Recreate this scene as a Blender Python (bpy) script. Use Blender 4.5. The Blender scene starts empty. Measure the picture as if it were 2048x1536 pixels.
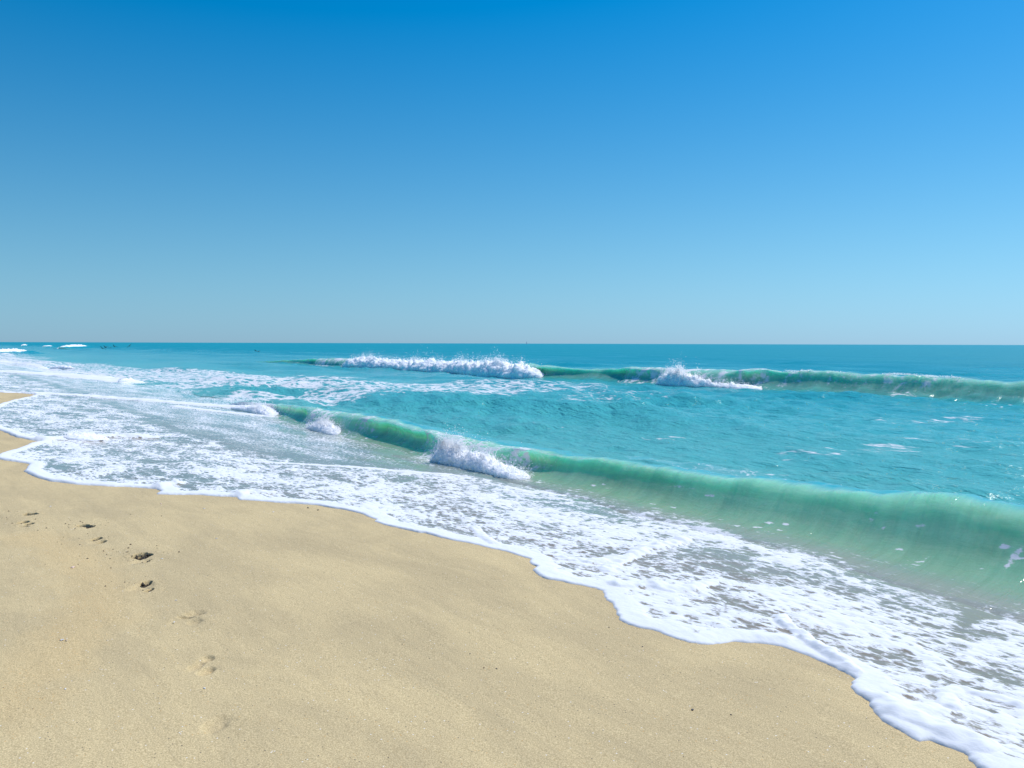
import bpy, math, random
import numpy as np
from mathutils import Matrix, Vector

# ------------------------------------------------------------------ camera
scene = bpy.context.scene
col = scene.collection
EYE = 1.8                                   # metres above still water
FPX = 1607.0                                # focal length in pixels of a 2048 wide frame
PITCH = math.atan(81 / FPX)
ROLL = math.radians(0.168)
fwd = np.array([0, math.cos(PITCH), -math.sin(PITCH)])
r0 = np.array([1.0, 0, 0]); u0 = np.cross(r0, fwd)
rgt = r0 * math.cos(ROLL) + u0 * math.sin(ROLL)
upv = u0 * math.cos(ROLL) - r0 * math.sin(ROLL)
cam_data = bpy.data.cameras.new('camera')
cam_data.lens = 36.0 * FPX / 2048
cam_data.sensor_width = 36.0
cam_data.clip_start = 0.05
cam_data.clip_end = 90000
cam = bpy.data.objects.new('camera', cam_data)
col.objects.link(cam)
cam.matrix_world = Matrix(((rgt[0], upv[0], -fwd[0], 0), (rgt[1], upv[1], -fwd[1], 0),
                           (rgt[2], upv[2], -fwd[2], EYE), (0, 0, 0, 1)))
scene.camera = cam

# ------------------------------------------------------------------ light
SUN_AZ = math.radians(62)                   # clockwise from +Y (to the right of the view)
SUN_EL = math.radians(58)
world = bpy.data.worlds.new('World'); scene.world = world
world.use_nodes = True
wn = world.node_tree.nodes; wl = world.node_tree.links
wn.clear()
sky = wn.new('ShaderNodeTexSky'); sky.sky_type = 'NISHITA'; sky.sun_disc = False
sky.sun_elevation = SUN_EL; sky.sun_rotation = SUN_AZ
sky.air_density = 2.0; sky.dust_density = 1.0; sky.ozone_density = 3.0; sky.altitude = 0
bg = wn.new('ShaderNodeBackground'); bg.inputs['Strength'].default_value = 0.1
wo = wn.new('ShaderNodeOutputWorld')
tc = wn.new('ShaderNodeTexCoord'); va = wn.new('ShaderNodeVectorMath'); va.operation = 'ADD'; va.inputs[1].default_value = (0, 0, .055)
vn = wn.new('ShaderNodeVectorMath'); vn.operation = 'NORMALIZE'
wl.new(tc.outputs['Generated'], va.inputs[0]); wl.new(va.outputs[0], vn.inputs[0]); wl.new(vn.outputs[0], sky.inputs[0])
# one colour grade over the whole sky: the photograph's deeper, more saturated blue
comb = wn.new('ShaderNodeCombineXYZ')
for i, row in enumerate([(.045, .842, -.636), (-.455, 1.812, -.735), (.35, .475, .42)]):
    dp = wn.new('ShaderNodeVectorMath'); dp.operation = 'DOT_PRODUCT'; dp.inputs[1].default_value = row
    wl.new(sky.outputs[0], dp.inputs[0])
    mx = wn.new('ShaderNodeMath'); mx.operation = 'MAXIMUM'; mx.inputs[1].default_value = 0.0
    wl.new(dp.outputs['Value'], mx.inputs[0]); wl.new(mx.outputs[0], comb.inputs[i])
wl.new(comb.outputs[0], bg.inputs[0]); wl.new(bg.outputs[0], wo.inputs[0])

sun_data = bpy.data.lights.new('sun', 'SUN'); sun_data.energy = 3.4; sun_data.angle = math.radians(0.53)
sun_data.color = (1.0, 0.95, 0.87)
sun = bpy.data.objects.new('sun', sun_data); col.objects.link(sun)
sdir = Vector((math.sin(SUN_AZ) * math.cos(SUN_EL), math.cos(SUN_AZ) * math.cos(SUN_EL), math.sin(SUN_EL)))
sun.rotation_euler = sdir.to_track_quat('Z', 'Y').to_euler()

vs = scene.view_settings
vs.view_transform = 'Standard'; vs.look = 'None'; vs.gamma = 1.0; vs.exposure = 0.20
vs.use_curve_mapping = False
scene.cycles.use_denoising = True
scene.cycles.max_bounces = 6
scene.cycles.caustics_reflective = False
scene.cycles.caustics_refractive = False

# ------------------------------------------------------------------ shore frame
DV = np.array([-.62, .785]); DV /= np.hypot(*DV)      # along the shore, away from the camera
NV = np.array([DV[1], -DV[0]])                        # offshore
def to_xy(s, n): return s * DV[0] + n * NV[0], s * DV[1] + n * NV[1]
def to_sn(x, y): return x * DV[0] + y * DV[1], x * NV[0] + y * NV[1]

def bed(n):
    n = np.asarray(n, float)
    return np.interp(n, [-60, -12, -5, 7, 9, 12, 27, 80, 400], [.9, .62, .45, -.09, -.32, -.65, -1.6, -4.0, -9.0])

def spot(px, py, dz=0.0, flat=None):
    """the place on the beach (or on water level) that the photograph shows at a pixel"""
    ray = fwd * FPX + rgt * (px - 1024) - upv * (py - 768); z = 0.0
    for _ in range(30):
        t = (z - EYE) / ray[2]; x, y = ray[0] * t, ray[1] * t
        n = x * NV[0] + y * NV[1]
        z = (max(float(bed(n)), 0.0) if flat is None else flat) + dz
    return x * DV[0] + y * DV[1], n

# ------------------------------------------------------------------ noise
rng = np.random.default_rng(7)
PERM = rng.permutation(1024)
G2 = np.stack([np.cos(np.arange(1024) * 2.399963), np.sin(np.arange(1024) * 2.399963)], 1)
_g3 = rng.normal(size=(1024, 3)); G3 = _g3 / np.linalg.norm(_g3, axis=1)[:, None]
def noise2(x, y, seed=0):
    x = np.asarray(x, float) + seed * 17.31; y = np.asarray(y, float) - seed * 9.73
    xi = np.floor(x).astype(np.int64); yi = np.floor(y).astype(np.int64)
    fx, fy = x - xi, y - yi
    u = fx * fx * fx * (fx * (fx * 6 - 15) + 10); v = fy * fy * fy * (fy * (fy * 6 - 15) + 10)
    def g(i, j):
        k = PERM[(PERM[(xi + i) & 1023] + yi + j) & 1023]
        return G2[k, 0] * (fx - i) + G2[k, 1] * (fy - j)
    a = g(0, 0) * (1 - u) + g(1, 0) * u; b = g(0, 1) * (1 - u) + g(1, 1) * u
    return (a * (1 - v) + b * v) * 1.5
def fbm2(x, y, octv=4, seed=0, gain=.5):
    t = 0; a = 1.0; f = 1.0
    for o in range(octv):
        t = t + a * noise2(x * f, y * f, seed + o * 3); a *= gain; f *= 2.03
    return t
def noise3(p, seed=0):
    p = p + seed * 13.7
    i0 = np.floor(p).astype(np.int64); f = p - i0
    w = f * f * f * (f * (f * 6 - 15) + 10)
    out = 0
    for i in (0, 1):
        for j in (0, 1):
            for k in (0, 1):
                h = PERM[(PERM[(PERM[(i0[:, 0] + i) & 1023] + i0[:, 1] + j) & 1023] + i0[:, 2] + k) & 1023]
                g = G3[h]
                d = g[:, 0] * (f[:, 0] - i) + g[:, 1] * (f[:, 1] - j) + g[:, 2] * (f[:, 2] - k)
                out = out + d * (w[:, 0] if i else 1 - w[:, 0]) * (w[:, 1] if j else 1 - w[:, 1]) * (w[:, 2] if k else 1 - w[:, 2])
    return out * 1.6
def sstep(a, b, x):
    t = np.clip((x - a) / (b - a), 0, 1); return t * t * (3 - 2 * t)

# ------------------------------------------------------------------ mesh helpers
def make_mesh(name, verts, faces, mat, parent=None, smooth=True, attrs=None):
    """faces: an (m,4) or (m,3) index array"""
    verts = np.asarray(verts, np.float32); faces = np.asarray(faces, np.int32)
    me = bpy.data.meshes.new(name)
    m, k = faces.shape
    me.vertices.add(len(verts)); me.vertices.foreach_set('co', verts.ravel())
    me.loops.add(m * k); me.loops.foreach_set('vertex_index', faces.ravel())
    me.polygons.add(m)
    me.polygons.foreach_set('loop_start', np.arange(0, m * k, k, dtype=np.int32))
    me.polygons.foreach_set('loop_total', np.full(m, k, np.int32))
    me.polygons.foreach_set('use_smooth', np.full(m, smooth, bool))
    for an, av in (attrs or {}).items():
        a = me.attributes.new(an, 'FLOAT', 'POINT'); a.data.foreach_set('value', np.asarray(av, np.float32).ravel())
    me.update(calc_edges=True); me.validate()
    if mat: me.materials.append(mat)
    o = bpy.data.objects.new(name, me); col.objects.link(o)
    if parent is not None: o.parent = parent
    return o
def grid_faces(a, b, keep=None, flip=False):
    idx = np.arange(a * b).reshape(a, b)
    q = np.stack([idx[:-1, :-1], idx[1:, :-1], idx[1:, 1:], idx[:-1, 1:]], -1)
    if flip: q = q[..., ::-1]
    q = q.reshape(-1, 4)
    if keep is not None:
        k = keep.ravel(); q = q[k[q].any(1)]
    return q
def compact(verts, faces, attrs=None):
    used = np.zeros(len(verts), bool); used[faces] = True
    new = np.cumsum(used) - 1
    return verts[used], new[faces], {k: v.ravel()[used] for k, v in (attrs or {}).items()}
def tag(o, label=None, cat=None, group=None, kind=None):
    if label: o['label'] = label
    if cat: o['category'] = cat
    if group: o['group'] = group
    if kind: o['kind'] = kind
    return o
def empty(name, loc=(0, 0, 0)):
    o = bpy.data.objects.new(name, None); col.objects.link(o); o.location = loc
    o.empty_display_size = .1
    return o

# ------------------------------------------------------------------ materials
class NT:
    def __init__(self, name):
        self.mat = bpy.data.materials.new(name); self.mat.use_nodes = True
        self.t = self.mat.node_tree; self.t.nodes.clear()
    def n(self, typ, ins=None, **kw):
        nd = self.t.nodes.new(typ)
        for k, v in kw.items(): setattr(nd, k, v)
        for k, v in (ins or {}).items():
            if isinstance(v, bpy.types.NodeSocket): self.t.links.new(v, nd.inputs[k])
            else: nd.inputs[k].default_value = v
        return nd
    def math(self, op, a, b=0.0, c=0.0, clamp=False):
        nd = self.n('ShaderNodeMath', {0: a, 1: b, 2: c}, operation=op); nd.use_clamp = clamp
        return nd.outputs[0]
    def attr(self, name): return self.n('ShaderNodeAttribute', attribute_name=name).outputs['Fac']
    def noise(self, vec, scale, detail=4, rough=.55, dist=0.0):
        return self.n('ShaderNodeTexNoise', {'Vector': vec, 'Scale': scale, 'Detail': detail, 'Roughness': rough, 'Distortion': dist}).outputs[0]
    def ramp(self, fac, stops, interp='LINEAR'):
        nd = self.n('ShaderNodeValToRGB', {0: fac}); cr = nd.color_ramp; cr.interpolation = interp
        while len(cr.elements) < len(stops): cr.elements.new(.5)
        for e, (p, c) in zip(cr.elements, stops):
            e.position = p; e.color = (*c, 1) if len(c) == 3 else c
        return nd.outputs[0]
    def maprange(self, v, a, b, c=0.0, d=1.0, smooth=True):
        return self.n('ShaderNodeMapRange', {0: v, 1: a, 2: b, 3: c, 4: d}, interpolation_type='SMOOTHSTEP' if smooth else 'LINEAR').outputs[0]
    def mix(self, fac, a, b, blend='MIX'):
        nd = self.n('ShaderNodeMix', data_type='RGBA', blend_type=blend)
        for i, v in ((0, fac), (6, a), (7, b)):
            if isinstance(v, bpy.types.NodeSocket): self.t.links.new(v, nd.inputs[i])
            else: nd.inputs[i].default_value = (*v, 1) if isinstance(v, tuple) and len(v) == 3 else v
        return nd.outputs[2]
    def coord(self, scale=(1, 1, 1)):
        """world position turned into (along shore, offshore, up), scaled"""
        g = self.n('ShaderNodeNewGeometry').outputs['Position']
        ang = math.atan2(DV[1], DV[0])
        r = self.n('ShaderNodeMapping', {'Vector': g, 'Rotation': (0, 0, -ang)})
        m = self.n('ShaderNodeMapping', {'Vector': r.outputs[0], 'Scale': scale})
        return m.outputs[0]
    def out(self, surf):
        o = self.n('ShaderNodeOutputMaterial'); self.t.links.new(surf, o.inputs[0]); return self.mat

def foam_bsdf(k, vec, bump_scale, bump_dist, normal_in=None, trans=.08, sss=0.0, col_=(.80, .805, .805, 1)):
    h = k.noise(vec, bump_scale, 5, .6, .2)
    ins = {'Strength': .7, 'Distance': bump_dist, 'Height': h}
    if normal_in is not None: ins['Normal'] = normal_in
    b = k.n('ShaderNodeBump', ins)
    d = k.n('ShaderNodeBsdfPrincipled', {'Base Color': col_, 'Roughness': .65, 'IOR': 1.2, 'Normal': b.outputs[0]})
    if sss:
        d.inputs['Subsurface Weight'].default_value = 1.0; d.inputs['Subsurface Radius'].default_value = (1, 1, 1); d.inputs['Subsurface Scale'].default_value = sss
        return d.outputs[0]
    t = k.n('ShaderNodeBsdfTranslucent', {'Color': (.84, .88, .92, 1)})
    return k.n('ShaderNodeMixShader', {0: trans, 1: d.outputs[0], 2: t.outputs[0]}).outputs[0]

DEPTH_STOPS = [(0.0, (.31, .255, .175)), (.10, (.34, .355, .285)), (.20, (.23, .38, .29)),
               (.34, (.115, .46, .41)), (.55, (.085, .47, .465)), (.8, (.028, .365, .40)), (1.0, (.0, .275, .335))]
FACE_NEAR = [(0.0, (.24, .41, .25)), (.15, (.26, .52, .32)), (.45, (.32, .65, .43)), (1.0, (.37, .70, .49))]
FACE_FAR = [(0.0, (.04, .34, .33)), (.12, (.10, .38, .31)), (.45, (.24, .55, .40)), (1.0, (.34, .65, .50))]
def water_mat(name, foam_scale, ripple_scale, ripple_dist, stops=None, sss=0.0, sss_scale=.5, foam_sss=0.0, lace_w=.45, stretch=(1, 1, 1), rough=.07, soft=.16, fine=.55):
    k = NT(name)
    p = k.coord(stretch)
    depth = k.attr('depth'); foam = k.attr('foam')
    dd = k.math('POWER', k.math('DIVIDE', depth, 3.0, clamp=True), .5)
    base = k.ramp(dd, DEPTH_STOPS)
    # drifting sediment: slow blotches
    blot = k.noise(p, .9 if sss else .35, 4, .6, .6)
    if sss:
        face = k.attr('face')
        fcol = k.ramp(k.attr('lift'), stops)
        fcol = k.mix(k.math('MULTIPLY', k.maprange(blot, .45, .7), .5 if 'near' in name else .12), fcol, (.30, .50, .26))
        st_ = k.noise(k.coord((6.0, .6, .9)), 1.0 if 'near' in name else .6, 4, .6, .5)
        fcol = k.mix(k.maprange(st_, .35, .68), k.mix(1.0, fcol, (.90, .93, .92), 'MULTIPLY'), k.mix(1.0, fcol, (1.07, 1.04, 1.04), 'MULTIPLY'))
        base = k.mix(face, base, fcol)
    else:
        base = k.mix(k.maprange(blot, .42, .68), base, k.mix(.12, base, (.03, .36, .33)))
    r1 = k.noise(k.coord((.6, 1.3, 1)), ripple_scale, 5, .55, .3)
    b0 = k.n('ShaderNodeBump', {'Strength': 1.0, 'Distance': ripple_dist, 'Height': r1})
    b1 = k.n('ShaderNodeBump', {'Strength': 1.0, 'Distance': ripple_dist * .45, 'Height': k.noise(k.coord((.5, 1.4, 1)), ripple_scale * 3.3, 3, .6, .2), 'Normal': b0.outputs[0]})
    w = k.n('ShaderNodeBsdfPrincipled', {'Base Color': base, 'Roughness': k.maprange(depth, 1.0, 5.0, rough, .48), 'IOR': 1.333, 'Normal': b1.outputs[0]})
    if sss:
        up_ = k.noise(k.coord((5.5, .5, .8)), 1.0 if 'near' in name else .6, 5, .6, .35)
        b2 = k.n('ShaderNodeBump', {'Strength': .8, 'Distance': .05 if 'near' in name else .09, 'Height': up_, 'Normal': b1.outputs[0]})
        k.t.links.new(b2.outputs[0], w.inputs['Normal'])
        k.t.links.new(k.math('MULTIPLY', face, sss), w.inputs['Subsurface Weight'])
        w.inputs['Subsurface Radius'].default_value = (.25, 1.0, .75)
        w.inputs['Subsurface Scale'].default_value = sss_scale
    f1 = k.noise(p, foam_scale, 6, .62, .9)
    f2 = k.noise(p, foam_scale * 3.1, 4, .6, .4)
    vo = k.n('ShaderNodeTexVoronoi', {'Vector': k.n('ShaderNodeVectorMath', {0: p, 1: k.n('ShaderNodeVectorMath', {0: k.n('ShaderNodeTexNoise', {'Vector': p, 'Scale': foam_scale * .8, 'Detail': 3.0}).outputs[1], 'Scale': .9 / foam_scale}, operation='SCALE').outputs[0]}, operation='ADD').outputs[0],
                                       'Scale': foam_scale * .7}, feature='DISTANCE_TO_EDGE').outputs[0]
    lace = k.math('SUBTRACT', .34, k.math('MULTIPLY', vo, 1.8))
    pat = k.math('ADD', k.math('MULTIPLY', k.math('SUBTRACT', f1, .5), 1.25), k.math('MULTIPLY', k.math('SUBTRACT', f2, .5), .85))
    pat = k.math('ADD', k.math('MULTIPLY', pat, .85), k.math('MULTIPLY', lace, lace_w))
    v = k.math('ADD', foam, k.math('MULTIPLY', pat, fine * 1.5))
    mask = k.maprange(v, .5 - soft, .5 + soft)
    mask = k.math('MULTIPLY', mask, k.maprange(foam, .02, .12))
    fo = foam_bsdf(k, p, foam_scale * 2.2, .10 / foam_scale, sss=foam_sss, col_=(.77, .775, .77, 1) if foam_sss else (.80, .805, .805, 1))
    ws_ = w.outputs[0]
    return k.out(k.n('ShaderNodeMixShader', {0: mask, 1: ws_, 2: fo}).outputs[0])

def sand_mat(name='wet_beach_sand'):
    k = NT(name)
    g = k.n('ShaderNodeNewGeometry').outputs['Position']
    grit = k.attr('grit')
    patch = k.noise(k.coord((.8, 1.6, 1)), .9, 5, .6, .5)
    fine = k.noise(g, 170, 3, .7)
    med = k.noise(g, 60, 4, .65)
    c = k.mix(k.maprange(patch, .35, .68), (.555, .44, .246), (.66, .522, .285))
    c = k.mix(k.math('MULTIPLY', grit, .5), c, (.67, .50, .25))
    c = k.mix(k.maprange(fine, .32, .70), k.mix(1.0, c, (.68, .65, .59), 'MULTIPLY'), k.mix(1.0, c, (1.22, 1.21, 1.19), 'MULTIPLY'))
    c = k.mix(k.math('MULTIPLY', k.maprange(med, .55, .75), .35), c, k.mix(1.0, c, (.80, .77, .72), 'MULTIPLY'))
    # single dark and pale grains
    vo = k.n('ShaderNodeTexVoronoi', {'Vector': g, 'Scale': 95.0, 'Randomness': 1.0})
    hit = k.math('LESS_THAN', vo.outputs['Distance'], .30)
    sel = k.n('ShaderNodeSeparateColor', {0: vo.outputs['Color']})
    dark = k.math('MULTIPLY', hit, k.math('GREATER_THAN', sel.outputs[0], .986))
    pale = k.math('MULTIPLY', hit, k.math('GREATER_THAN', sel.outputs[1], .988))
    gold = k.math('MULTIPLY', hit, k.math('GREATER_THAN', sel.outputs[2], k.math('SUBTRACT', .985, k.math('MULTIPLY', grit, .06))))
    c = k.mix(gold, c, (.62, .36, .12)); c = k.mix(dark, c, (.10, .085, .07)); c = k.mix(pale, c, (.86, .82, .74))
    b1 = k.n('ShaderNodeBump', {'Strength': .55, 'Distance': .004, 'Height': fine})
    b2 = k.n('ShaderNodeBump', {'Strength': .35, 'Distance': .012, 'Height': med, 'Normal': b1.outputs[0]})
    b3 = k.n('ShaderNodeBump', {'Strength': .25, 'Distance': .05, 'Height': k.noise(k.coord((.5, 1.5, 1)), 5, 4, .5), 'Normal': b2.outputs[0]})
    s = k.n('ShaderNodeBsdfPrincipled', {'Base Color': c, 'Roughness': .82, 'IOR': 1.3, 'Normal': b3.outputs[0]})
    return k.out(s.outputs[0])

def whitewater_mat(name, scale):
    k = NT(name)
    p = k.coord((1, 1, 1))
    return k.out(foam_bsdf(k, p, scale, .25 / scale, sss=2.2 / scale, col_=(.992, .992, .992, 1)))
def plain_mat(name, color, rough=.6, var=.2, scale=60):
    k = NT(name)
    g = k.n('ShaderNodeTexCoord').outputs['Object']
    nz = k.noise(g, scale, 4, .6)
    c = k.mix(k.maprange(nz, .3, .7), tuple(v * (1 - var) for v in color), tuple(min(1, v * (1 + var)) for v in color))
    s = k.n('ShaderNodeBsdfPrincipled', {'Base Color': c, 'Roughness': rough})
    return k.out(s.outputs[0])

M_SAND = sand_mat()
M_SWASH = water_mat('swash_water', 17.0, 7.0, .006, foam_sss=.02, lace_w=.55, stretch=(.62, 1.15, 1), rough=.05, soft=.14)
M_SEA = water_mat('sea_water', 2.6, 3.0, .115, stretch=(.55, 1.3, 1), rough=.16, soft=.10)
M_WAVE_NEAR = water_mat('near_wave_water', 15.0, 5.0, .010, lace_w=.55, stretch=(.62, 1.15, 1), stops=FACE_NEAR, sss=.9, sss_scale=.55, rough=.07, soft=.16)
M_WAVE_FAR = water_mat('far_wave_water', 2.4, 2.6, .03, stops=FACE_FAR, sss=.9, sss_scale=.8, rough=.09, soft=.16)
M_FROTH = whitewater_mat('froth', 26)
M_FROTH_FAR = whitewater_mat('froth_far', 9)

# ------------------------------------------------------------------ the swash front, traced on the beach
FRONT_PX = [(0, 785), (40, 786), (72, 789), (55, 795), (20, 803), (0, 809), (-45, 828), (-40, 850), (0, 862), (30, 873), (60, 881), (82, 883),
            (58, 889), (36, 897), (10, 903), (0, 906), (-12, 913), (0, 921), (30, 925), (56, 929), (45, 945), (57, 951), (75, 957), (98, 962), (122, 966), (150, 970),
            (185, 972), (218, 975), (250, 975), (285, 976), (310, 979), (322, 983), (310, 989), (350, 991), (400, 992), (440, 995), (470, 997), (480, 1003), (512, 1005), (550, 1008),
            (587, 1010), (630, 1013), (662, 1019), (700, 1026), (724, 1032), (752, 1042), (746, 1047), (770, 1054), (790, 1058), (830, 1068), (850, 1070), (875, 1079), (900, 1085), (950, 1093),
            (1005, 1104), (1030, 1112), (1047, 1117), (1058, 1120), (1055, 1130), (1070, 1137), (1060, 1144), (1076, 1156), (1095, 1163), (1117, 1166), (1140, 1171), (1164, 1173),
            (1190, 1178), (1202, 1183), (1205, 1195), (1214, 1202), (1225, 1208), (1227, 1223), (1237, 1243), (1252, 1253), (1278, 1261), (1304, 1265), (1325, 1274),
            (1340, 1280), (1375, 1290), (1400, 1294), (1422, 1295), (1450, 1293), (1471, 1290), (1500, 1293), (1530, 1295), (1562, 1299), (1590, 1309), (1612, 1318),
            (1650, 1334), (1672, 1345), (1693, 1355), (1701, 1361), (1695, 1368), (1698, 1379), (1709, 1393), (1722, 1402), (1732, 1409), (1733, 1417), (1738, 1427), (1757, 1446),
            (1775, 1457), (1794, 1465), (1816, 1478), (1840, 1488), (1861, 1485), (1878, 1493), (1896, 1500), (1923, 1510), (1930, 1522), (1944, 1536)]
FRONT = np.array([(150, 2.0), (100, 2.5), (60, 2.6), (44, 2.9), (36, 2.8)] + [spot(*q) for q in FRONT_PX]
                 + [(1.1, 3.42), (.8, 3.3), (.3, 3.45), (-.3, 3.2), (-1.0, 3.35), (-2.0, 3.1), (-4.0, 3.3)])

def seg_dist(s, n, line):
    best = np.full(s.shape, 1e9)
    for (a0, b0), (a1, b1) in zip(line[:-1], line[1:]):
        da, db = a1 - a0, b1 - b0
        t = np.clip(((s - a0) * da + (n - b0) * db) / (da * da + db * db + 1e-12), 0, 1)
        best = np.minimum(best, (s - a0 - t * da) ** 2 + (n - b0 - t * db) ** 2)
    return np.sqrt(best)
def inside(s, n, poly):
    c = np.zeros(s.shape, bool)
    for (a0, b0), (a1, b1) in zip(poly, np.roll(poly, -1, 0)):
        if b0 == b1: continue
        cond = ((b0 > n) != (b1 > n)) & (s < (a1 - a0) * (n - b0) / (b1 - b0) + a0)
        c ^= cond
    return c
def front_distance(s, n):
    poly = np.vstack([FRONT, [(-4, 60), (150, 60)]])
    return np.where(inside(s, n, poly), 1, -1) * seg_dist(s, n, FRONT)

# ------------------------------------------------------------------ beach
GRIT_LINE = np.array([spot(*q) for q in [(0, 1420), (60, 1360), (120, 1300), (190, 1235), (200, 1180), (160, 1120), (110, 1085), (60, 1070)]])
STREAKS = [((470, 1345), (760, 1385), .006, .05), ((430, 1312), (560, 1322), .004, .04), ((400, 1240), (620, 1290), .005, .07), ((330, 1085), (520, 1060), .004, .10)]
def sand_z(s, n):
    z = bed(n) + .013 * fbm2(s * .5, n * .95, 3, 5) + .02 * noise2(s * .17, n * .3, 9)
    for a, b, h, w in STREAKS:
        d = seg_dist(s, n, np.array([spot(*a), spot(*b)])); z = z + h * np.exp(-(d / w) ** 2)
    return z
def grit_attr(s, n):
    d = seg_dist(s, n, GRIT_LINE)
    return np.clip(sstep(.34, .05, d + .10 * fbm2(s * 4, n * 4, 3, 2)), 0, 1)

# footprints: centre pixel, pits (pixel, half width, half length, depth), half size of the piece, label, seed
PRINTS = [
    ((60, 1027), [((61, 1027), 0.064, 0.056, 0.100), ((67, 1027.5), 0.045, 0.034, 0.060), ((53, 1029), 0.030, 0.030, 0.020)], .26, 'shallow farthest footprint with a thin dark shadow', 1),
    ((50, 1045), [((47, 1043), 0.041, 0.067, 0.120), ((58, 1046), 0.034, 0.056, 0.100), ((48, 1050), 0.050, 0.030, 0.020)], .26, 'footprint with two dark pits beside the farthest one', 2),
    ((172, 1050), [((167, 1050), 0.058, 0.056, 0.120), ((174, 1050.5), 0.045, 0.045, 0.100), ((181, 1052), 0.028, 0.067, 0.110)], .26, 'footprint with a long dark toe mark', 3),
    ((196, 1078), [((193, 1075.5), 0.036, 0.067, 0.120), ((202, 1082), 0.034, 0.067, 0.120), ((190, 1082), 0.050, 0.080, 0.012)], .26, 'footprint with two round dark pits', 4),
    ((283, 1113), [((280, 1111), 0.054, 0.101, 0.150), ((289, 1113), 0.044, 0.101, 0.150), ((291, 1124), 0.016, 0.067, 0.070), ((281, 1124), 0.060, 0.100, 0.015)], .28, 'deepest footprint with a wide black shadow', 5),
    ((290, 1175), [((292.5, 1168), 0.031, 0.061, 0.120), ((298, 1183), 0.022, 0.056, 0.100), ((283, 1176), 0.070, 0.120, 0.016)], .30, 'footprint split into two small dark holes', 6),
    ((378, 1238), [((390, 1228), 0.060, 0.060, 0.020), ((372, 1236), 0.050, 0.030, 0.022), ((388, 1245), 0.050, 0.060, 0.018), ((372, 1246), 0.100, 0.100, 0.008)], .30, 'shallow crumbled footprint', 7),
    ((406, 1330), [((395, 1330), 0.035, 0.090, 0.020), ((412, 1342), 0.040, 0.070, 0.024), ((415, 1318), 0.040, 0.040, 0.018), ((405, 1330), 0.100, 0.120, 0.006)], .28, 'shallow crumbled footprint nearest but one', 8),
    ((432, 1452), [((432, 1452), 0.050, 0.090, 0.014)], .24, 'faint washed-out footprint', 9)]
PRINT_SN = [spot(*p[0]) for p in PRINTS]
def hole_depth(s, n, holes, seed):
    x, y = to_xy(s, n); d = np.zeros(s.shape)
    for i, (px, rx, ry, dep) in enumerate(holes):
        cx, cy = to_xy(*spot(*px)); soft = dep < .03
        r = np.sqrt(((x - cx) / rx) ** 2 + ((y - cy) / ry) ** 2)
        r = r + (.18 if soft else .10) * fbm2(x * 18, y * 18, 2, seed + i)
        d = np.maximum(d, dep * (sstep(1.25, .35, r) if soft else sstep(1.05, .80, r)))
    return d
def axis_grid(knots):
    """knots: (value, spacing) pairs; spacing interpolated between them"""
    v = [knots[0][0]]
    ks = [k[0] for k in knots]; sp = [k[1] for k in knots]
    while v[-1] < ks[-1]: v.append(v[-1] + float(np.interp(v[-1], ks, sp)))
    return np.array(v)

sa = axis_grid([(-14, .8), (-3, .10), (1, .03), (12, .045), (30, .15), (150, 2.5), (600, 30), (6000, 400)])
na = axis_grid([(-4000, 400), (-300, 20), (-40, 2), (-8, .2), (-1, .04), (0, .03), (4.5, .03), (10, .25)])
S, Nn = np.meshgrid(sa, na, indexing='ij')
Z = sand_z(S, Nn)
for (ps, pn), pr in zip(PRINT_SN, PRINTS):      # room for the footprint pieces, which are meshes of their own
    r = np.maximum(np.abs(S - ps), np.abs(Nn - pn)); Z = np.where(r < pr[2] - .07, Z - .24, Z)
X, Y = to_xy(S, Nn)
beach = make_mesh('beach', np.stack([X, Y, Z], -1).reshape(-1, 3), grid_faces(len(sa), len(na), flip=True), M_SAND, attrs={'grit': grit_attr(S, Nn)})
tag(beach, kind='structure', label='smooth damp golden sand beach in the foreground')
for (ps, pn), (px, holes, hsz, lab, seed) in zip(PRINT_SN, PRINTS):
    a = np.linspace(-hsz, hsz, 128)
    A, B = np.meshgrid(a, a, indexing='ij')
    s, n = ps + A, pn + B
    edge = np.maximum(np.abs(A), np.abs(B)) / hsz
    near = np.exp(-(np.hypot(A, B) / (hsz * .55)) ** 2)
    z = sand_z(s, n) + .0025 * sstep(1.0, .9, edge) - .0015 - hole_depth(s, n, holes, seed)
    z += (1.0 if seed < 7 else .35) * near * (.004 * fbm2(A * 26, B * 26, 3, seed) + .003 * np.abs(noise2(A * 60, B * 60, seed + 9)))
    x, y = to_xy(s, n)
    f = make_mesh('footprint', np.stack([x, y, z], -1).reshape(-1, 3), grid_faces(128, 128, flip=True), M_SAND, beach, attrs={'grit': grit_attr(s, n)})
    tag(f, lab)

# ------------------------------------------------------------------ water level
def water_level(n):
    a = bed(n) + .018; b = np.zeros_like(a) - .004
    k = .03; h = np.clip(.5 + .5 * (a - b) / k, 0, 1)
    return b * (1 - h) + a * h + k * h * (1 - h)
RIP = []
_r = np.random.default_rng(11)
for i in range(46):
    lam = .30 * (28 ** (i / 45.0))
    th = _r.normal(math.pi, .85 if lam < 1.6 else .4 if lam < 3 else .22)          # travelling towards the shore
    RIP.append((lam, 2 * math.pi / lam * math.cos(th), 2 * math.pi / lam * math.sin(th), _r.uniform(0, 6.28), .0125 * lam ** .66))
def ripples(s, n, cell=None):
    z = np.zeros(np.shape(s))
    warp = .6 * noise2(s * .15, n * .15, 21)
    for lam, kn, ks, ph, amp in RIP:
        a = amp
        if cell is not None: a = amp * sstep(1.6, 3.5, lam / cell)
        z = z + a * np.sin(kn * (n + warp) + ks * (s + warp) + ph)
    gate = .55 + .6 * noise2(s * .08, n * .12, 33)
    return z * gate
def rip_amp(s, n): return sstep(6.2, 11.0, n) * (1 - .0 * s)

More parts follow.
